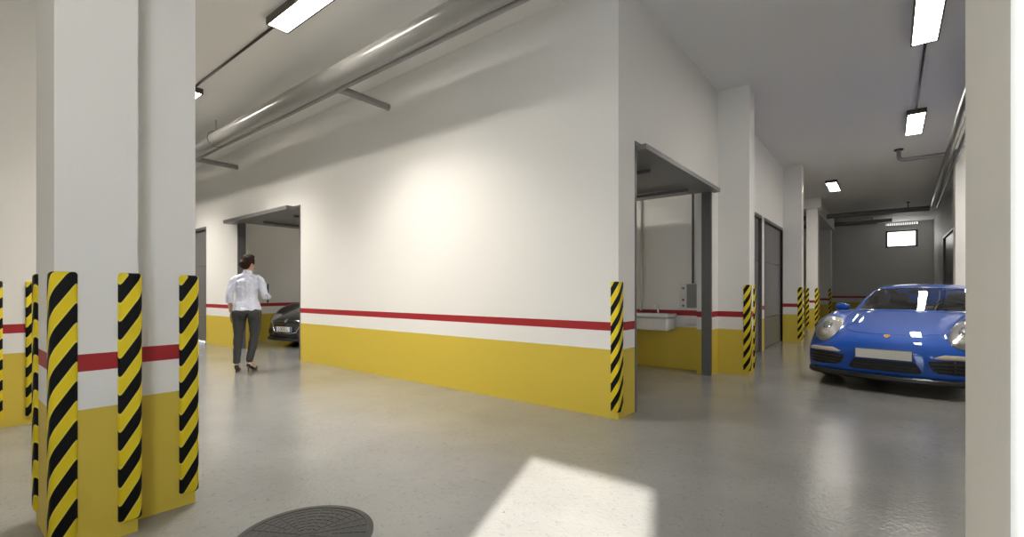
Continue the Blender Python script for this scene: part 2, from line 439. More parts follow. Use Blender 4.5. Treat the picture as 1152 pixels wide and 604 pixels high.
tag(MB().tube([(-7.52, 2.32, CEIL-.0125), (-5.04, 2.32, CEIL-.0125)], .013, 8).build('conduit', M['wire'], smooth=True), 'thin dark conduit on the ceiling leading to the left lamp', 'conduit')
tag(MB().tube([(.325, 6.98, CEIL-.0125), (.335, 9.66, CEIL-.0125)], .013, 8).build('conduit', M['wire'], smooth=True), 'thin dark conduit between the two corridor lamps', 'conduit')

# ------------------------------------------------------------------ pipes
e = empty('drain_pipe', (-6, 3.0, 3.68), 0, 'large glossy grey drain pipe under the ceiling along the long wall', 'pipe')
MB().tube([(-9.5, .05, .02), (4.3, 0, 0)], .118, 28).build('main_pipe', M['pipe'], e, True, ang=50)
MB().tube([(-9.5, .13, -.065), (4.2, .12, -.075)], .034, 14).build('small_pipe', M['pipethin'], e, True, ang=50)
def elbow(p0, p1, p2, r, n=6):
    p0, p1, p2 = map(Vector, (p0, p1, p2))
    return [p0*(1-t)**2 + p1*2*t*(1-t) + p2*t*t for t in (i/n for i in range(n+1))]
for x in (-5.27+6, -10.2+6):
    MB().tube([(x-.0, .05, -.06)] + elbow((x, .14, -.05), (x, .2, -.035), (x, .3, -.035), 0) + [(x, .898, -.04)], .046, 14).build('branch_pipe', M['pipethin'], e, True, ang=50)
for x in (-8.71+6, -1.9+6.):
    h = MB().tube([(x, .13*math.cos(a), .13*math.sin(a)) for a in [PI*2*k/24 for k in range(25)]], .006, 6, cap=False)
    h.tube([(x, 0, .13), (x, .0, .318)], .005, 6).build('pipe_hanger', M['wire'], e, True)
e = empty('ceiling_pipe', (.9, 12, 3.78), 0, 'grey pipe running along the top of the right corridor wall', 'pipe')
MB().tube([(-.16, -7.5, 0), (.14, 7.5, 0)], .06, 18).build('main_pipe', M['pipedark'], e, True, ang=50)
MB().tube([(-.03, -7.5, -.03), (.27, 7.5, -.03)], .035, 12).build('small_pipe', M['pipethin'], e, True, ang=50)
MB().tube([(.0, .2, -.0)] + [(-.6, .2, .0)] + elbow((-.66, .2, 0), (-.745, .2, 0), (-.745, .2, .09), 0) + [(-.745, .2, .2)], .036, 14).build('branch_pipe', M['pipethin'], e, True, ang=50)
MB().disc((-.745, .2, .197), .075, .022, 24).build('pipe_flange', M['black'], e, True, ang=40)
e = empty('cross_pipe', (-2, 19.6, 3.75), 0, 'grey pipe crossing under the ceiling in front of the end wall', 'pipe')
MB().tube([(-6, 0, 0), (3.0, 0, 0)], .08, 18).build('main_pipe', M['pipedark'], e, True, ang=50)
MB().tube([(2.48, 0, .08), (2.48, 0, .235)], .012, 8).build('hanger_rod', M['wire'], e)
MB().disc((2.48, 0, .225), .05, .024, 16).build('hanger_plate', M['black'], e)
e = empty('service_pipe', (-4, 23.15, 3.85), 0, 'pair of dark grey pipes close to the end wall near the ceiling', 'pipe')
MB().tube([(-4.9, -.25, 0), (4.1, -.25, 0)], .07, 16).build('front_pipe', M['pipethin'], e, True, ang=50)
MB().tube([(-4.9, .25, .04), (3.65, .25, .04)], .08, 16).build('rear_pipe', M['pipethin'], e, True, ang=50)
for x in (0, 3.5):
    MB().tube([(x, -.25, .06), (x, -.25, .15)], .012, 8).build('hanger_rod', M['wire'], e)
    MB().tube([(x, .25, .11), (x, .25, .15)], .012, 8).build('hanger_rod', M['wire'], e)
e = empty('air_vent', (.41, YB-.03, 3.92), 0, 'white slotted vent grille above the bright window', 'vent')
MB().box(-.52, .52, -.03, .03, -.065, -.05).box(-.52, .52, -.03, .03, .05, .065).box(-.52, -.5, -.03, .03, -.05, .05).box(.5, .52, -.03, .03, -.05, .05).build('vent_frame', M['whiteplastic'], e)
b = MB()
for k in range(14): b.box(-.49 + k*.07, -.49 + k*.07 + .045, -.02, .02, -.05, .05)
b.build('slats', M['whiteplastic'], e)
MB().box(-.5, .5, .0205, .029, -.05, .05).build('vent_backing', M['ventlight'], e)

# ------------------------------------------------------------------ manhole cover
e = empty('manhole_cover', (-2.15, 1.115, 0), 0, 'round black cast iron manhole cover in the floor at the bottom edge', 'manhole cover')
b = MB(); n = 64
for r0, r1, z0, z1 in ((.285, .312, .0, .007),):
    prev = None; rings = []
    for r, z in ((r0, z0), (r0, z1), (r1, z1), (r1, z0)):
        rings.append([b.bm.verts.new((r*math.cos(2*PI*k/n), r*math.sin(2*PI*k/n), z)) for k in range(n)])
    for i in range(3):
        for k in range(n): b.bm.faces.new((rings[i][k], rings[i][(k+1) % n], rings[i+1][(k+1) % n], rings[i+1][k]))
b.build('rim', M['iron'], e, recalc=True)
MB().disc((0, 0, .0005), .284, .004, 64).build('plate', M['irondark'], e)
b = MB()
edges = [.02, .055, .06, .085, .09, .118, .123, .15, .155, .185, .19, .22, .225, .252, .257, .28]
for i in range(0, len(edges)-1, 2):
    r0, r1 = edges[i], edges[i+1]
    cnt = 12 if i < 6 else 24
    for k in range(cnt):
        a0 = 2*PI*k/cnt + .006/max(r1, .05); a1 = 2*PI*(k+1)/cnt - .006/max(r1, .05)
        st = 4
        pts = [(r0*math.cos(a0+(a1-a0)*q/st), r0*math.sin(a0+(a1-a0)*q/st)) for q in range(st+1)]
        pts += [(r1*math.cos(a1-(a1-a0)*q/st), r1*math.sin(a1-(a1-a0)*q/st)) for q in range(st+1)]
        b.prism(pts, .0044, .0066)
b.build('tread', M['iron'], e)

# ------------------------------------------------------------------ sink corner in the right garage
YS = 7.03
e = empty('wash_basin', (-2.87, YS, .575), 0, 'white wall hung wash basin inside the open garage', 'sink')
b = MB().box(-.37, .38, -.34, -.003, .0, .19, .03, 4); b.build('basin_body', M['ceramic'], e, True, ang=45)
b = MB()
for a in ((-.385, .395, -.36, -.30), (-.385, .395, -.12, -.003)): b.box(a[0], a[1], a[2], a[3], .198, .25, .012, 3)
for a in ((-.385, -.33), (.335, .395)): b.box(a[0], a[1], -.30, -.12, .198, .25)
b.build('basin_rim', M['ceramic'], e, True, ang=40)
MB().box(-.33, .335, -.30, -.12, .19, .2).build('bowl', M['whiteplastic'], e)
b = MB().tube([(.14, -.08, .25), (.14, -.08, .36)], .02, 14).tube([(.14, -.08, .335), (.14, -.15, .345), (.14, -.19, .33)], .013, 12).tube([(.14, -.08, .365), (.10, -.10, .385)], .009, 10)
b.build('faucet', M['chrome'], e, True, ang=45)
tag(MB().tube([(-3.03, YS-.025, .86), (-3.03, YS-.025, CEIL)], .02, 12).build('water_pipe', M['whiteplastic'], smooth=True, ang=50), 'thin white pipe rising from the wash basin', 'pipe')
e = empty('control_panel', (-2.255, YS, 1.08), 0, 'white control box with dark screen on the wall beside the basin', 'control box')
MB().box(-.15, .15, -.075, .003, -.18, .19, .006).build('housing', M['whiteplastic'], e)
MB().box(-.05, .145, -.079, -.0752, -.165, .18).build('screen', M['screen'], e)
for k, mm in enumerate(('screen', 'whiteplastic', 'redknob', 'screen')):
    MB().tube([(-.1, -.075, .12-.085*k), (-.1, -.088, .12-.085*k)], .018, 12).build('button', M[mm], e)
tag(MB().tube([(-2.235, YS-.02, 1.272), (-2.235, YS-.02, CEIL)], .016, 8).build('cable_conduit', M['frame'], smooth=True), 'dark vertical cable conduit above the control box', 'conduit')
e = empty('wall_socket', (-2.245, YS, .70), 0, 'white double wall socket below the control box', 'socket')
MB().box(-.075, .075, -.045, -.002, -.042, .042, .006).build('socket_box', M['whiteplastic'], e)
for x in (-.036, .036): MB().box(x-.024, x+.024, -.048, -.0452, -.024, .024).build('socket_insert', M['ceramic'], e)
# ------------------------------------------------------------------ cars
def cr1(p, t):
    """Catmull-Rom through the points p (tuples) at parameter t"""
    n = len(p) - 1; i = min(max(int(t), 0), n-1); u = t - i
    g = lambda k: Vector(p[k])
    a = g(i-1) if i > 0 else g(0)*2 - g(1)
    d_ = g(i+2) if i+2 <= n else g(n)*2 - g(n-1)
    b_, c_ = g(i), g(i+1)
    return .5*((2*b_) + (c_-a)*u + (2*a-5*b_+4*c_-d_)*u*u + (3*b_-a-3*c_+d_)*u**3)
def surface(cols, nc, ns):
    """cols[c][s] control points -> dense grid [i][j] (i across columns, j along stations)"""
    dense = [[cr1(c, (len(c)-1)*j/ns) for j in range(ns+1)] for c in cols]
    return [[cr1([dense[c][j] for c in range(len(cols))], (len(cols)-1)*i/nc) for j in range(ns+1)] for i in range(nc+1)]
def mirror(half):
    return [[(-x, y, z) for x, y, z in c] for c in half[:0:-1]] + half
BODY = [
 [(0,.10,.17),(0,.02,.24),(0,0,.40),(0,.02,.53),(0,.12,.64),(0,.45,.755),(0,.9,.85),(0,1.35,.925),(0,1.8,.945),(0,2.6,.96),(0,3.2,.97),(0,3.7,.93),(0,4.1,.84),(0,4.36,.72),(0,4.42,.5),(0,4.3,.25)],
 [(.35,.13,.17),(.36,.05,.24),(.36,.03,.4),(.36,.06,.53),(.35,.16,.64),(.35,.47,.75),(.36,.9,.845),(.40,1.36,.918),(.42,1.8,.94),(.43,2.6,.955),(.44,3.2,.965),(.42,3.7,.925),(.40,4.1,.835),(.38,4.34,.72),(.38,4.40,.5),(.38,4.29,.25)],
 [(.55,.18,.17),(.57,.11,.24),(.57,.09,.4),(.56,.12,.53),(.52,.23,.64),(.50,.50,.738),(.53,.9,.828),(.58,1.35,.905),(.6,1.8,.93),(.6,2.6,.95),(.62,3.2,.96),(.60,3.7,.925),(.55,4.1,.83),(.53,4.32,.71),(.54,4.37,.5),(.54,4.27,.25)],
 [(.70,.26,.17),(.73,.19,.24),(.73,.18,.4),(.715,.22,.53),(.68,.345,.72),(.675,.55,.85),(.69,.95,.925),(.715,1.35,.92),(.72,1.8,.928),(.72,2.6,.94),(.76,3.2,.95),(.74,3.7,.92),(.68,4.1,.83),(.66,4.28,.7),(.68,4.33,.5),(.66,4.24,.25)],
 [(.80,.36,.17),(.83,.29,.24),(.84,.29,.4),(.83,.33,.53),(.82,.45,.68),(.835,.66,.775),(.865,1.0,.82),(.872,1.35,.81),(.865,1.8,.82),(.87,2.6,.85),(.905,3.2,.86),(.90,3.7,.83),(.83,4.05,.76),(.78,4.2,.67),(.78,4.25,.5),(.76,4.18,.25)],
 [(.84,.44,.17),(.87,.40,.24),(.885,.42,.38),(.885,.47,.48),(.885,.60,.55),(.895,.77,.6),(.905,1.05,.6),(.90,1.35,.6),(.885,1.8,.59),(.89,2.6,.6),(.925,3.2,.62),(.92,3.7,.62),(.87,4.0,.58),(.82,4.13,.54),(.81,4.17,.45),(.8,4.12,.25)],
 [(.85,.52,.17),(.875,.52,.22),(.885,.54,.26),(.885,.60,.28),(.89,.70,.29),(.895,.82,.3),(.90,1.05,.3),(.89,1.4,.25),(.875,1.8,.22),(.88,2.6,.22),(.9,3.2,.28),(.9,3.7,.3),(.87,3.95,.28),(.83,4.05,.27),(.82,4.08,.26),(.81,4.05,.25)],
]
TOP = [
 [(0,1.30,.92),(0,1.66,1.10),(0,2.03,1.258),(0,2.5,1.30),(0,2.95,1.255),(0,3.4,1.11),(0,3.9,.90)],
 [(.36,1.36,.915),(.33,1.70,1.095),(.30,2.05,1.248),(.30,2.5,1.29),(.30,2.95,1.245),(.34,3.4,1.10),(.38,3.88,.90)],
 [(.62,1.58,.91),(.575,1.83,1.075),(.515,2.12,1.215),(.50,2.5,1.255),(.51,2.95,1.21),(.54,3.4,1.08),(.56,3.8,.90)],
 [(.68,1.68,.91),(.66,1.9,1.015),(.63,2.15,1.10),(.62,2.5,1.125),(.62,2.95,1.095),(.64,3.4,1.0),(.66,3.75,.90)],
 [(.70,1.72,.90),(.715,1.95,.915),(.72,2.2,.925),(.725,2.5,.93),(.725,2.95,.935),(.715,3.35,.935),(.70,3.7,.90)],
]
class Car:
    def __init__(s, paint, loc, rz, scale, label, cat, zf=None, body=BODY, top=TOP):
        s.root = empty('car', loc, rz, label, cat, scale=scale)
        s.paint = paint
        nc, ns = 96, 150
        G = surface(mirror(body), nc, ns)
        if zf: G = [[zf(p) for p in r] for r in G]
        b = MB(); V = [[b.bm.verts.new(p) for p in r] for r in G]
        full = MB(); full.grid(G); full.bm.normal_update(); s.bvh = BVHTree.FromBMesh(full.bm); full.bm.free()
        for i in range(nc):
            for j in range(ns):
                c = (G[i][j] + G[i+1][j+1]) / 2
                if abs(c.x) > .55 and (((c.y-.97)**2 + (c.z-.33)**2) < .365**2 or ((c.y-3.42)**2 + (c.z-.33)**2) < .37**2): continue
                if abs(c.x) < .60 and 1.62 < c.y < 3.3 and c.z > .85: continue
                b.bm.faces.new((V[i][j], V[i+1][j], V[i+1][j+1], V[i][j+1]))
        for v in [v for v in b.bm.verts if not v.link_faces]: b.bm.verts.remove(v)
        s.body = b.build('body', paint, s.root, True)
        Car.orient(s.body, lambda q: Vector((q.x, q.y-2.2, (q.z-.5)*1.5)))
        mod = s.body.modifiers.new('thickness', 'SOLIDIFY'); mod.thickness = .004; mod.offset = -1; mod.material_offset = 1; s.body.data.materials.append(M['blackgloss'])
        # greenhouse
        nc, ns = 80, 96
        G = surface(mirror(top), nc, ns)
        if zf: G = [[zf(p) for p in r] for r in G]
        kinds = {}
        for i in range(nc):
            u = abs(((i+.5)/nc*8) - 4)
            for j in range(ns):
                v = (j+.5)/ns*6
                k = 'roof'
                if u < 1.86 and .10 < v < 1.86: k = 'windscreen'
                elif u < 1.6 and 4.05 < v < 5.6: k = 'rear_window'
                elif 2.2 < u < 3.85 and 1.05 < v < 4.4 and not 2.75 < v < 2.9: k = 'side_window_' + ('l' if i < nc/2 else 'r') + ('f' if v < 2.8 else 'b')
                kinds.setdefault(k, []).append((i, j))
        glass = M['carglass']
        for k, cells in kinds.items():
            b = MB(); V = {}
            def vert(i, j):
                if (i, j) not in V: V[i, j] = b.bm.verts.new(G[i][j])
                return V[i, j]
            for i, j in cells: b.bm.faces.new((vert(i, j), vert(i+1, j), vert(i+1, j+1), vert(i, j+1)))
            o = b.build('roof' if k == 'roof' else ('side_window' if k.startswith('side') else k), paint if k == 'roof' else glass, s.root, True)
            Car.orient(o, lambda q: Vector((q.x, q.y-2.5, q.z-.6)))
            if k == 'roof':
                mod = o.modifiers.new('thickness', 'SOLIDIFY'); mod.thickness = .02; mod.offset = -1; mod.material_offset = 1; o.data.materials.append(M['headliner'])
        # wheels
        for x in (-1, 1):
            for y in (.97, 3.42):
                w_ = MB(); prof = [(.235, .0), (.30, .0), (.322, .02), (.33, .06), (.33, .17), (.322, .21), (.30, .23), (.235, .23)]
                n = 40; rings = []
                for r, q in prof:
                    rings.append([w_.bm.verts.new((x*(.885 - q), y + r*math.cos(2*PI*k/n), .33 + r*math.sin(2*PI*k/n))) for k in range(n)])
                for a in range(len(rings)-1):
                    for k in range(n): w_.bm.faces.new((rings[a][k], rings[a][(k+1) % n], rings[a+1][(k+1) % n], rings[a+1][k]))
                t_ = w_.build('wheel', M['tyre'], s.root, True, ang=50)
                r_ = MB().tube([(x*.80, y, .33), (x*.70, y, .33)], .236, 32).tube([(x*.878, y, .33), (x*.80, y, .33)], .05, 16)
                for k in range(10):
                    a = 2*PI*k/10
                    r_.tube([(x*.872, y + .04*math.cos(a), .33 + .04*math.sin(a)), (x*.86, y + .23*math.cos(a), .33 + .23*math.sin(a))], (.018, .014), 6)
                r_.build('rim', M['rim'], t_, True, ang=40)
        # wheel arch lips
        for x in (-1, 1):
            for y, r in ((.97, .366), (3.42, .37)):
                pts = []
                for k in range(25):
                    a = PI*1.06*k/24 - PI*.03
                    q = Vector((0, y + r*math.cos(a), .33 + r*math.sin(a)))
                    hit = s.bvh.ray_cast(Vector((x*2, q.y, q.z)), Vector((-x, 0, 0)))[0]
                    pts.append(hit if hit else Vector((x*.885, q.y, q.z)))
                MB().tube(pts, .014, 8).build('arch_lip', paint, s.root, True)
        # inner tub so that no daylight shows under the body
        MB().box(-.84, .84, 1.36, 3.0, .17, .5).box(-.52, .52, .25, 4.2, .19, .5).build('underbody', M['blackgloss'], s.root)
    @staticmethod
    def orient(o, test):
        me = o.data; n = sum((test(q.center).dot(q.normal)) for q in me.polygons)
        if n < 0: me.flip_normals()
    def hit(s, x, z, top=False):
        if top: h = s.bvh.ray_cast(Vector((x, z, 3)), Vector((0, 0, -1)))
        else: h = s.bvh.ray_cast(Vector((x, -2, z)), Vector((0, 1, 0)))
        return h[0], h[1]
    def patch(s, name, outline, m, off=.003, bulge=0., rings=6, parent=None, res=56, skirt=.02):
        """sheet moulded on the front of the body, outline in (x, z)"""
        cx = sum(p[0] for p in outline)/len(outline); cz = sum(p[1] for p in outline)/len(outline)
        per = []
        n = len(outline)
        L = [math.dist(outline[i], outline[(i+1) % n]) for i in range(n)]; tot = sum(L)
        for k in range(res):
            t = tot*k/res; i = 0
            while t > L[i]: t -= L[i]; i += 1
            a, c = outline[i], outline[(i+1) % n]; u = t/L[i]
            per.append((a[0]+(c[0]-a[0])*u, a[1]+(c[1]-a[1])*u))
        b = MB()
        def P(x, z, o):
            h, nn = s.hit(x, z)
            if h is None: h, nn = Vector((x, .6, z)), Vector((0, -1, 0))
            if nn.y > 0: nn = -nn
            return b.bm.verts.new(h + nn*o)
        c0 = P(cx, cz, off + bulge); prev = None
        for q in range(1, rings+1):
            r = q/rings
            ring = [P(cx + (x-cx)*r, cz + (z-cz)*r, off + bulge*math.sqrt(max(0, 1-r*r))) for x, z in per]
            for k in range(res):
                if prev is None: b.bm.faces.new((c0, ring[k], ring[(k+1) % res]))
                else: b.bm.faces.new((prev[k], ring[k], ring[(k+1) % res], prev[(k+1) % res]))
            prev = ring
        if skirt:
            ring = [P(x, z, -skirt) for x, z in per]
            for k in range(res): b.bm.faces.new((prev[k], ring[k], ring[(k+1) % res], prev[(k+1) % res]))
        return b.build(name, m, parent or s.root, True, ang=60)
    def line(s, name, pts, r, m, off=.004, top=False, parent=None):
        P = []
        for i in range(len(pts)-1):
            for k in range(6):
                u = k/6; P.append((pts[i][0]*(1-u)+pts[i+1][0]*u, pts[i][1]*(1-u)+pts[i+1][1]*u))
        P.append(pts[-1]); Q = []
        for x, z in P:
            h, nn = s.hit(x, z, top)
            if h is None: continue
            if (nn.z < 0 if top else nn.y > 0): nn = -nn
            Q.append(h + nn*off)
        return MB().tube(Q, r, 8).build(name, m, parent or s.root, True)
def oval(cx, cz, rx, rz, n=40, tilt=0., sq=2.):
    o = []
    for k in range(n):
        a = 2*PI*k/n; ca, sa = math.cos(a), math.sin(a)
        x = rx*math.copysign(abs(ca)**(2/sq), ca); z = rz*math.copysign(abs(sa)**(2/sq), sa)
        o.append((cx + x*math.cos(tilt) - z*math.sin(tilt), cz + x*math.sin(tilt) + z*math.cos(tilt)))
    return o
M['bluepaint'] = mat('blue_car_paint', (.004, .075, .42), .55, .0, coat=1., spec=.2)
M['darkpaint'] = mat('charcoal_car_paint', (.03, .031, .033), .2, .4, coat=1.)
M['carglass'] = glass_mat('car_glass', (.90, .90, .84), .68, ior=2.1)
M['lens'] = glass_mat('headlight_lens', (.97, .98, 1), .96, ior=1.3)
M['tyre'] = mat('tyre_rubber', (.014, .014, .014), .6)
M['rim'] = mat('alloy_rim', (.35, .35, .36), .25, 1)
M['reflector'] = mat('headlight_reflector', (.62, .61, .58), .3, .7)
M['platewhite'] = mat('number_plate', (.72, .71, .66), .4)
M['plateblue'] = mat('plate_blue_band', (.02, .07, .42), .4)
M['platetext'] = mat('plate_lettering', (.03, .03, .035), .5)
M['headliner'] = mat('grey_headliner', (.30, .28, .25), .8)
M['seat'] = mat('black_leather', (.022, .021, .021), .45)
M['tan'] = mat('tan_leather', (.26, .215, .15), .5)
M['gold'] = mat('gold_badge', (.75, .48, .12), .3, .6)
M['badgered'] = mat('badge_red', (.45, .03, .03), .4)
M['amber'] = mat('drl_lens', (.50, .46, .36), .2)

car = Car(M['bluepaint'], (-.05, 6.76, 0), math.radians(-11.0), .97, 'blue sports coupe with round headlights parked facing out of the corridor', 'car')
for sx in (-1, 1):
    hl = car.patch('headlight', oval(sx*.67, .705, .142, .150, tilt=sx*.25), M['reflector'], .003, .012)
    car.patch('headlight_ring', oval(sx*.67, .705, .147, .155, tilt=sx*.25), M['blackgloss'], .0015, .0, parent=hl, skirt=.01)
    car.patch('projector', oval(sx*.655, .735, .05, .055), M['chrome'], .014, .022, parent=hl)
    car.patch('projector_glass', oval(sx*.655, .735, .034, .038), M['screen'], .03, .014, parent=hl)
    car.patch('reflector_bowl', oval(sx*.68, .635, .07, .035), M['amber'], .014, .01, parent=hl)
    car.patch('headlight_lens', oval(sx*.67, .705, .140, .148, tilt=sx*.25), M['lens'], .012, .045, parent=hl, skirt=0)
    # outer air intakes with slats, running light bar above
    pol = [(.385, .415), (.41, .345), (.47, .285), (.77, .275), (.815, .32), (.815, .42), (.62, .435)]
    it = car.patch('air_intake', [(sx*x, z) for x, z in pol], M['black'], .003)
    for zz in (.315, .35, .388): car.line('slat', [(sx*.425, zz), (sx*.80, zz + .004)], .006, M['blackgloss'], .008, parent=it)
    car.line('slat', [(sx*.60, .29), (sx*.60, .425)], .009, M['blackgloss'], .008, parent=it)
    drl = [(.43, .455), (.52, .492), (.78, .482), (.825, .465), (.822, .435), (.66, .44), (.46, .442)]
    car.patch('running_light', [(sx*x, z) for x, z in drl], M['amber'], .006, .008)
    # bonnet shut line
    # mirrors
    mb = MB().ell((sx*.83, 1.64, .955), (.09, .06, .062)); o = mb.build('mirror', M['bluepaint'], car.root, True)
    MB().tube([(sx*.74, 1.69, .90), (sx*.79, 1.66, .925)], .022, 10).build('mirror_stalk', M['blackgloss'], o, True)
    MB().box(sx*.83-.085, sx*.83+.085, 1.692, 1.702, .915, .995, .004).build('mirror_glass', M['chrome'], o)
lip = [(-.80, .235), (-.55, .215), (0, .205), (.55, .215), (.80, .235), (.78, .17), (.5, .145), (0, .14), (-.5, .145), (-.78, .17)]
b = MB(); Q = []
for k in range(41):
    x = -.86 + 1.72*k/40; h, n_ = car.hit(x, .26); Q.append(h if h else Vector((x, .5, .2)))
prev = None
for q in Q:
    ring = [b.bm.verts.new((q.x, q.y + dy, z)) for dy, z in ((-.006, .215), (-.022, .20), (-.024, .165), (.0, .145), (.12, .145), (.12, .215))]
    if prev:
        for k in range(6): b.bm.faces.new((prev[k], ring[k], ring[(k+1) % 6], prev[(k+1) % 6]))
    else: b.bm.faces.new(ring)
    prev = ring
b.bm.faces.new(prev[::-1]); b.build('front_lip', M['blackgloss'], car.root, True, ang=40)
ctr = car.patch('lower_grille', [(-.285, .385), (.285, .385), (.345, .285), (.32, .262), (-.32, .262), (-.345, .285)], M['black'], .003)
for zz in (.295, .33): car.line('slat', [(-.30, zz), (.30, zz)], .005, M['blackgloss'], .006, parent=ctr)
pl = MB().box(-.27, .27, -.025, -.008, .40, .52, .004).build('number_plate', M['blackgloss'], car.root)
MB().box(-.262, .262, -.028, -.0252, .407, .513).build('plate_face', M['platewhite'], pl)
MB().box(-.2, .2, -.009, .04, .415, .505).build('plate_holder', M['blackgloss'], pl)
car.line('bonnet_seam', [(-.60, 1.25), (-.585, .95), (-.545, .62), (-.47, .38), (-.33, .26), (-.15, .215), (0, .21), (.15, .215), (.33, .26), (.47, .38), (.545, .62), (.585, .95), (.60, 1.25)], .0028, M['blackgloss'], .0005, True)
# crest on the bonnet
h, n_ = car.hit(0, .16, True)
def crest(sc, m, off, pts, parent, name):
    b = MB(); up = Vector((0, n_.z, -n_.y)) if n_.z > 0 else Vector((0, -n_.z, n_.y)); nn = n_ if n_.z > 0 else -n_
    up = Vector((0, nn.z, -nn.y)); 
    fr = [b.bm.verts.new(h + Vector((1, 0, 0))*x*sc + up*z*sc + nn*off) for x, z in pts]
    bk = [b.bm.verts.new(h + Vector((1, 0, 0))*x*sc + up*z*sc - nn*.004) for x, z in pts]
    b.bm.faces.new(fr); b.bm.faces.new(bk[::-1])
    for i in range(len(pts)): b.bm.faces.new((fr[i], bk[i], bk[(i+1) % len(pts)], fr[(i+1) % len(pts)]))
    return b.build(name, m, parent)
shield = [(-.8, 1.0), (0, 1.1), (.8, 1.0), (.82, .2), (.55, -.6), (0, -1.1), (-.55, -.6), (-.82, .2)]
cb = crest(.036, M['gold'], .005, shield, car.root, 'crest')
for x0, x1, z0, z1 in ((.1, .6, .1, .75), (-.5, -.1, -.65, -.05)):
    for k in range(2):
        a = x0 + (x1-x0)*k/2; crest(.036, M['badgered'], .0062, [(a, z0), (a+(x1-x0)*.28, z0), (a+(x1-x0)*.28, z1), (a, z1)], cb, 'crest_field')
crest(.036, M['black'], .0064, [(-.16, -.22), (.16, -.22), (.2, .25), (0, .33), (-.2, .25)], cb, 'crest_centre')
# wipers, cabin
for x0 in (-.30, .22): MB().tube([(x0, 1.40, .93), (x0+.18, 1.44, .965), (x0+.42, 1.54, .985)], .008, 8).build('wiper', M['black'], car.root, True)
b = MB().box(-.60, .60, 1.62, 1.95, .72, .895, .03, 3).box(-.62, .62, 1.95, 3.3, .45, .5)
b.build('dashboard', M['seat'], car.root)
st = MB().tube([(.34 + .17*math.cos(a), 2.02 + .06*math.sin(a), .93 + .16*math.sin(a)) for a in [2*PI*k/28 for k in range(29)]], .014, 8, cap=False)
st.tube([(.34, 1.94, .88), (.34, 2.02, .93)], .035, 10).tube([(.19, 2.02, .93), (.49, 2.02, .93)], .014, 8)
st.build('steering_wheel', M['seat'], car.root, True)
for x in (-.34, .34):
    b = MB().box(x-.24, x+.24, 2.15, 2.62, .5, .66, .05, 3).box(x-.22, x+.22, 2.62, 2.76, .55, 1.02, .06, 3).box(x-.12, x+.12, 2.66, 2.76, 1.0, 1.16, .04, 3)
    b.build('seat', M['seat'], car.root, True, ang=50)
MB().ell((0, 2.0, 1.185), (.11, .02, .035)).build('rear_view_mirror', M['blackgloss'], car.root, True)
MB().box(-.55, .55, 3.0, 3.25, .5, .95, .05, 3).build('rear_bench', M['tan'], car.root, True, ang=50)

# charcoal hatchback nosing out of the left garage
def hatch(p):
    x, y, z = p
    k = max(0, min(1, (y-.1)/1.2))
    z2 = z * (1 + .05*k) if z > .5 else z
    if z > .6: z2 += .05*k*max(0, 1-abs(x)/.8)
    return Vector((x, y*.92, z2 + (.03 if z > .5 else 0)))
car2 = Car(M['darkpaint'], (-9.66, 4.58, 0), math.radians(14), .89, 'charcoal car nosing out of the left garage behind the woman', 'car', zf=hatch)
for sx in (-1, 1):
    hl = car2.patch('headlight', oval(sx*.60, .66, .14, .085, tilt=-sx*.35), M['reflector'], .004, .01)
    car2.patch('headlight_lens', oval(sx*.60, .66, .14, .085, tilt=-sx*.35), M['lens'], .014, .03, parent=hl, skirt=0)
    car2.patch('air_intake', [(sx*x, z) for x, z in ((.44, .40), (.50, .30), (.78, .30), (.78, .38), (.6, .42))], M['black'], .003)
car2.patch('lower_grille', [(-.36, .33), (.36, .33), (.40, .25), (-.40, .25)], M['black'], .003)
car2.line('grille_trim', [(-.55, .60), (-.45, .52), (-.36, .36), (-.2, .33), (.2, .33), (.36, .36), (.45, .52), (.55, .60)], .012, M['chrome'], .006)
car2.patch('badge', oval(0, .615, .045, .045), M['chrome'], .004, .006)
pl = MB().box(-.265, .265, -.035, -.02, .365, .48, .004).build('number_plate', M['platewhite'], car2.root)
MB().box(-.2, .2, -.021, .06, .375, .47).build('plate_holder', M['blackgloss'], pl)
for x0 in (-.262, .217): MB().box(x0, x0+.045, -.0375, -.0352, .368, .477).build('plate_band', M['plateblue'], pl)
fc = bpy.data.curves.new('plate_text', 'FONT'); fc.body = 'J 000LL'; fc.size = .125; fc.align_x = 'CENTER'; fc.align_y = 'CENTER'; fc.extrude = .0012
fo = bpy.data.objects.new('plate_text_source', fc); C.objects.link(fo)
dg = bpy.context.evaluated_depsgraph_get(); me = bpy.data.meshes.new_from_object(fo.evaluated_get(dg)); bpy.data.objects.remove(fo)
me.materials.clear(); me.materials.append(M['platetext'])
to = bpy.data.objects.new('plate_text', me); C.objects.link(to); to.parent = pl; to.location = (0, -.0372, .4225); to.rotation_euler = (PI/2, 0, 0); to.scale = (.86, 1, 1)
b = MB(); prev = None
for k in range(41):
    x = -.86 + 1.72*k/40; h, n_ = car2.hit(x, .26); q = h if h else Vector((x, .5, .2))
    ring = [b.bm.verts.new((q.x, q.y + dy, z)) for dy, z in ((-.006, .22), (-.04, .20), (-.045, .16), (.0, .145), (.12, .145), (.12, .22))]
    if prev:
        for i in range(6): b.bm.faces.new((prev[i], ring[i], ring[(i+1) % 6], prev[(i+1) % 6]))
    else: b.bm.faces.new(ring)
    prev = ring
b.bm.faces.new(prev[::-1]); b.build('front_lip', M['blackgloss'], car2.root, True, ang=40)
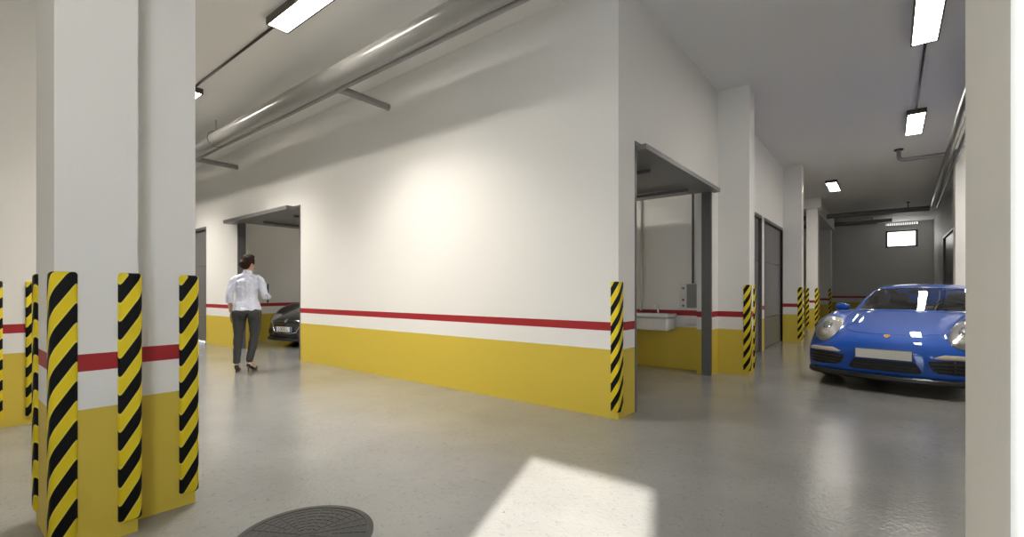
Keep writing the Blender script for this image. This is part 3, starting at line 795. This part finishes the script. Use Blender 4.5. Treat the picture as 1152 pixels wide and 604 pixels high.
# ------------------------------------------------------------------ the woman
M['skin'] = mat('skin', (.52, .31, .21), .5)
M['hair'] = mat('dark_hair', (.026, .013, .009), .75, spec=.15, bump=.5, bscale=140)
M['shirt'] = mat('pale_blue_shirt', (.62, .65, .79), .75, bump=.35, bscale=22)
M['trousers'] = mat('charcoal_jeans', (.042, .045, .05), .75, bump=.3, bscale=30)
M['shoe'] = mat('black_shoe', (.02, .02, .024), .35)
M['teal'] = mat('teal_cover', (.02, .07, .085), .5)
M['lipred'] = mat('lips', (.40, .12, .11), .45)
M['eyewhite'] = mat('eye', (.75, .73, .7), .25)
def blob(name, m, parent, tubes=(), ells=(), voxel=.007, smooth=4, wr=None):
    b = MB()
    for pts, rs, *n in tubes:
        # round both ends
        P = [Vector(p) for p in pts]
        b.tube(P, rs, n[0] if n else 16)
        for p, r in ((P[0], rs[0]), (P[-1], rs[-1])):
            if not isinstance(r, tuple): b.ell(p, (r*.98,)*3, u=12, v=8)
    for e_ in ells: b.ell(*e_)
    o = b.build(name, m, parent)
    md = o.modifiers.new('r', 'REMESH'); md.mode = 'VOXEL'; md.voxel_size = voxel
    sm = o.modifiers.new('s', 'SMOOTH'); sm.factor = .5; sm.iterations = smooth
    if wr:
        t = bpy.data.textures.new('folds', 'CLOUDS'); t.noise_scale = wr[1]
        dm = o.modifiers.new('d', 'DISPLACE'); dm.texture = t; dm.strength = wr[0]; dm.mid_level = .5
    dg = bpy.context.evaluated_depsgraph_get()
    me = bpy.data.meshes.new_from_object(o.evaluated_get(dg)); me.name = name
    o.modifiers.clear(); old = o.data; o.data = me; bpy.data.meshes.remove(old)
    for p in me.polygons: p.use_smooth = True
    return o
fx, fy = -.90, .44
woman = empty('person', (-7.23, 2.89, 0), math.atan2(-fx, fy), 'woman in pale shirt, dark trousers and heels walking towards the open garage', 'person')
HR = Matrix.Rotation(math.radians(-32), 3, 'Z')     # head turned to her right
HC = Vector((.012, .015, 1.555))
def hp(x, y, z): return HC + HR @ Vector((x, y, z))
def finger(base, d1, d2, d3, l, r):
    p = [Vector(base)]; 
    for d_, q in ((d1, .45), (d2, .32), (d3, .23)): p.append(p[-1] + Vector(d_).normalized()*l*q)
    return (p, [r, r*.95, r*.88, r*.7], 8)
sh = 1.355
LA = [(-.15, 0, sh-.03), (-.215, -.02, 1.09), (-.205, .035, .87)]
RA = [(.155, -.003, sh-.03), (.222, -.045, 1.10), (.262, .185, 1.075)]
tubes = [
  ([(.0, 0, .86), (0, 0, 1.0), (0, -.005, 1.15), (0, 0, 1.30), (.005, 0, 1.38)], [(.13, .09), (.105, .075), (.12, .08), (.125, .075), (.055, .05)]),
  ([(.005, .0, 1.36), (.008, .01, 1.50)], [.052, .048]),
  (LA, [.03, .033, .024]), (RA, [.03, .033, .024]),
  ([(-.09, 0, .86), (-.105, .01, .52), (-.125, -.03, .15), (-.125, -.035, .10)], [.078, .052, .034, .032]),
  ([(.09, 0, .86), (.095, .05, .53), (.03, .02, .16), (.03, .025, .11)], [.078, .052, .034, .032]),
  # feet in high heels
  ([(-.125, -.06, .095), (-.125, -.02, .085), (-.125, .06, .045), (-.125, .13, .028), (-.122, .165, .024)], [.027, .031, .031, .034, .02]),
  ([(.03, 0, .095), (.038, .03, .085), (.06, .105, .045), (.078, .165, .028), (.09, .20, .024)], [.027, .031, .031, .034, .02]),
]
ells = [(tuple(hp(0, .005, .02)), (.073, .088, .105)), (tuple(hp(0, .035, -.055)), (.054, .062, .062)),
        (tuple(hp(0, .100, -.018)), (.012, .016, .02)), (tuple(hp(0, .088, -.070)), (.024, .012, .012)), (tuple(hp(0, .078, -.10)), (.022, .018, .016)),
        (tuple(hp(-.074, 0, -.01)), (.01, .018, .03)), (tuple(hp(.074, 0, -.01)), (.01, .018, .03)),
        ((-.085, -.05, .84), (.07, .07, .08)), ((.085, -.05, .84), (.07, .07, .08))]
# left hand hanging, fingers slightly curled
LH = Vector((-.203, .045, .80))
ells.append((tuple(LH), (.016, .038, .048)))
for k, (dy, l) in enumerate(((.03, .072), (.010, .082), (-.010, .076), (-.029, .06))):
    tubes.append(finger(LH + Vector((0, dy, -.035)), (0, dy*2, -1), (.25, dy, -1), (.6, 0, -.9), l, .0078))
tubes.append(finger(LH + Vector((.005, .03, .01)), (.1, .9, -.7), (.15, .5, -1), (.2, .2, -1), .06, .009))
# right hand closed round the edge of the tablet
RH = Vector((.282, .235, 1.072))
ells.append((tuple(RH), (.02, .048, .038)))
for k, (dz, l) in enumerate(((.026, .07), (.009, .08), (-.009, .075), (-.026, .06))):
    tubes.append(finger(RH + Vector((.004, .035, dz)), (-.1, 1, .1), (-.9, .75, 0), (-1, -.1, 0), l, .0078))
tubes.append(finger(RH + Vector((-.01, .01, .03)), (-.5, .5, .8), (-.9, .4, .4), (-1, .1, 0), .058, .009))
blob('body', M['skin'], woman, tubes, ells, .0055, 3)
# hair gathered at the back of the head
blob('hair', M['hair'], woman, [], [(tuple(hp(0, -.012, .045)), (.083, .095, .092)), (tuple(hp(.0, -.055, .0)), (.074, .06, .085)),
     (tuple(hp(-.01, -.095, -.01)), (.052, .04, .055)), (tuple(hp(0, .035, .10)), (.066, .06, .04)),
     (tuple(hp(-.066, .02, .03)), (.022, .045, .06)), (tuple(hp(.066, .02, .03)), (.022, .045, .06))], .006, 3, (.012, .03))
for sx in (-1, 1):
    MB().ell(tuple(hp(sx*.028, .086, .012)), (.0125, .008, .008)).build('eye', M['eyewhite'], woman, True)
    MB().ell(tuple(hp(sx*.028, .0935, .012)), (.006, .003, .006), u=10, v=6).build('iris', M['hair'], woman, True)
    MB().tube([hp(sx*.015, .094, .030), hp(sx*.03, .093, .036), hp(sx*.045, .082, .032)], .0035, 6).build('eyebrow', M['hair'], woman, True)
MB().ell(tuple(hp(0, .0985, -.069)), (.022, .005, .008)).build('lips', M['lipred'], woman, True)
# shirt: body, sleeves rolled below the elbow, collar
sl = blob('shirt', M['shirt'], woman, [
  ([(.0, -.01, .885), (0, -.012, .97), (0, -.005, 1.06), (0, -.008, 1.2), (0, -.005, 1.30), (.004, 0, 1.375)], [(.192, .150), (.168, .126), (.132, .102), (.150, .110), (.148, .105), (.070, .066)]),
  ([(-.13, 0, sh-.005), (-.165, -.003, sh-.04), (-.215, -.02, 1.12), (-.215, -.012, 1.03)], [.046, .054, .050, .049]),
  ([(.135, 0, sh-.005), (.175, -.005, sh-.04), (.224, -.045, 1.11), (.232, .01, 1.085), (.240, .06, 1.082)], [.046, .054, .050, .050, .047]),
  ([(-.10, -.005, 1.345), (.0, -.01, 1.37), (.10, -.005, 1.345)], [.052, .06, .052]),
  ([(.006, -.004, 1.36), (.007, .0, 1.425)], [.062, .058]),
  ], [], .0065, 2, (.022, .07))
for p0, p1 in (((-.215, -.014, 1.045), (-.214, -.006, 1.0)), ((.238, .045, 1.083), (.246, .095, 1.08))):
    MB().tube([p0, p1], .051, 18).build('cuff', M['shirt'], woman, True, ang=50)
blob('trousers', M['trousers'], woman, [
  ([(.0, -.012, .955), (0, -.015, .90), (0, -.025, .82)], [(.140, .100), (.165, .12), (.172, .128)]),
  ([(-.092, -.01, .84), (-.10, .005, .68), (-.108, .012, .52), (-.118, -.02, .33), (-.126, -.033, .155)], [.097, .082, .062, .055, .045]),
  ([(.092, -.01, .84), (.10, .02, .68), (.098, .048, .53), (.065, .025, .33), (.033, .018, .165)], [.097, .082, .062, .055, .045]),
  ], [((-.085, -.07, .84), (.085, .078, .09)), ((.085, -.07, .84), (.085, .078, .09))], .0065, 3, (.016, .08))
for pts in (((-.126, -.033, .175), (-.126, -.034, .14)), ((.034, .019, .185), (.033, .019, .15))):
    MB().tube(pts, .049, 18).build('trouser_hem', M['trousers'], woman, True, ang=50)
def shoe(cx, cy, rz, name='shoe'):
    r = Matrix.Rotation(rz, 3, 'Z'); T = lambda x, y, z: Vector((cx, cy, 0)) + r @ Vector((x, y, z))
    o = blob(name, M['shoe'], woman, [([T(0, -.045, .072), T(0, 0, .058), T(0, .08, .024), T(0, .15, .018), T(0, .205, .014)], [(.028, .02), (.033, .018), (.036, .016), (.040, .018), (.016, .012)]),
       ([T(0, -.058, .075), T(0, -.066, .11)], [(.03, .012), (.026, .008)])], [(tuple(T(0, .165, .026)), (.036, .05, .018))], .005, 2)
    MB().tube([T(0, -.058, .07), T(0, -.060, .03), T(0, -.062, .001)], [.013, .008, .006], 10).build('heel', M['shoe'], o, True)
shoe(-.125, -.02, 0); shoe(.04, .03, -.35)
tb = empty('tablet', (.225, .235, 0), 0)
tb.parent = None
mw = Matrix.Translation(woman.location) @ Matrix.Rotation(woman.rotation_euler.z, 4, 'Z')
tb.location = mw @ Vector((.262, .235, 1.105)); tb.rotation_euler = (0, 0, woman.rotation_euler.z); tag(tb, 'dark teal tablet case held under the woman\'s right arm', 'tablet')
MB().box(-.010, .010, -.115, .085, -.12, .165, .006).build('cover', M['teal'], tb)
MB().box(-.013, -.0105, -.105, .075, -.11, .155).build('tablet_screen', M['black'], tb)
# ------------------------------------------------------------------ light, world, camera
sun = bpy.data.lights.new('sun', 'SUN'); sun.energy = 9; sun.angle = math.radians(1.2); sun.color = (1, .95, .87)
so = bpy.data.objects.new('sun', sun); C.objects.link(so)
d = Vector((SX, 1, -LEN*TE)).normalized()
so.rotation_euler = d.to_track_quat('-Z', 'Y').to_euler()
so.location = (2, -6, 6)
W = bpy.data.worlds.new('sky'); S.world = W; W.use_nodes = True
W.node_tree.nodes['Background'].inputs[0].default_value = (.75, .86, 1, 1); W.node_tree.nodes['Background'].inputs[1].default_value = 3.0
cam = bpy.data.cameras.new('camera'); co = bpy.data.objects.new('camera', cam); C.objects.link(co)
co.location = (0, 0, 1.16); co.rotation_euler = (PI/2, 0, math.radians(38.76))
cam.sensor_width = 36; cam.sensor_fit = 'HORIZONTAL'; cam.lens = 528/1152*36; cam.shift_y = 25.3/1152
cam.clip_start = .05; cam.clip_end = 200
S.camera = co
S.view_settings.view_transform = 'Standard'; S.view_settings.look = 'None'; S.view_settings.gamma = 1
S.view_settings.use_curve_mapping = False; S.view_settings.exposure = .9
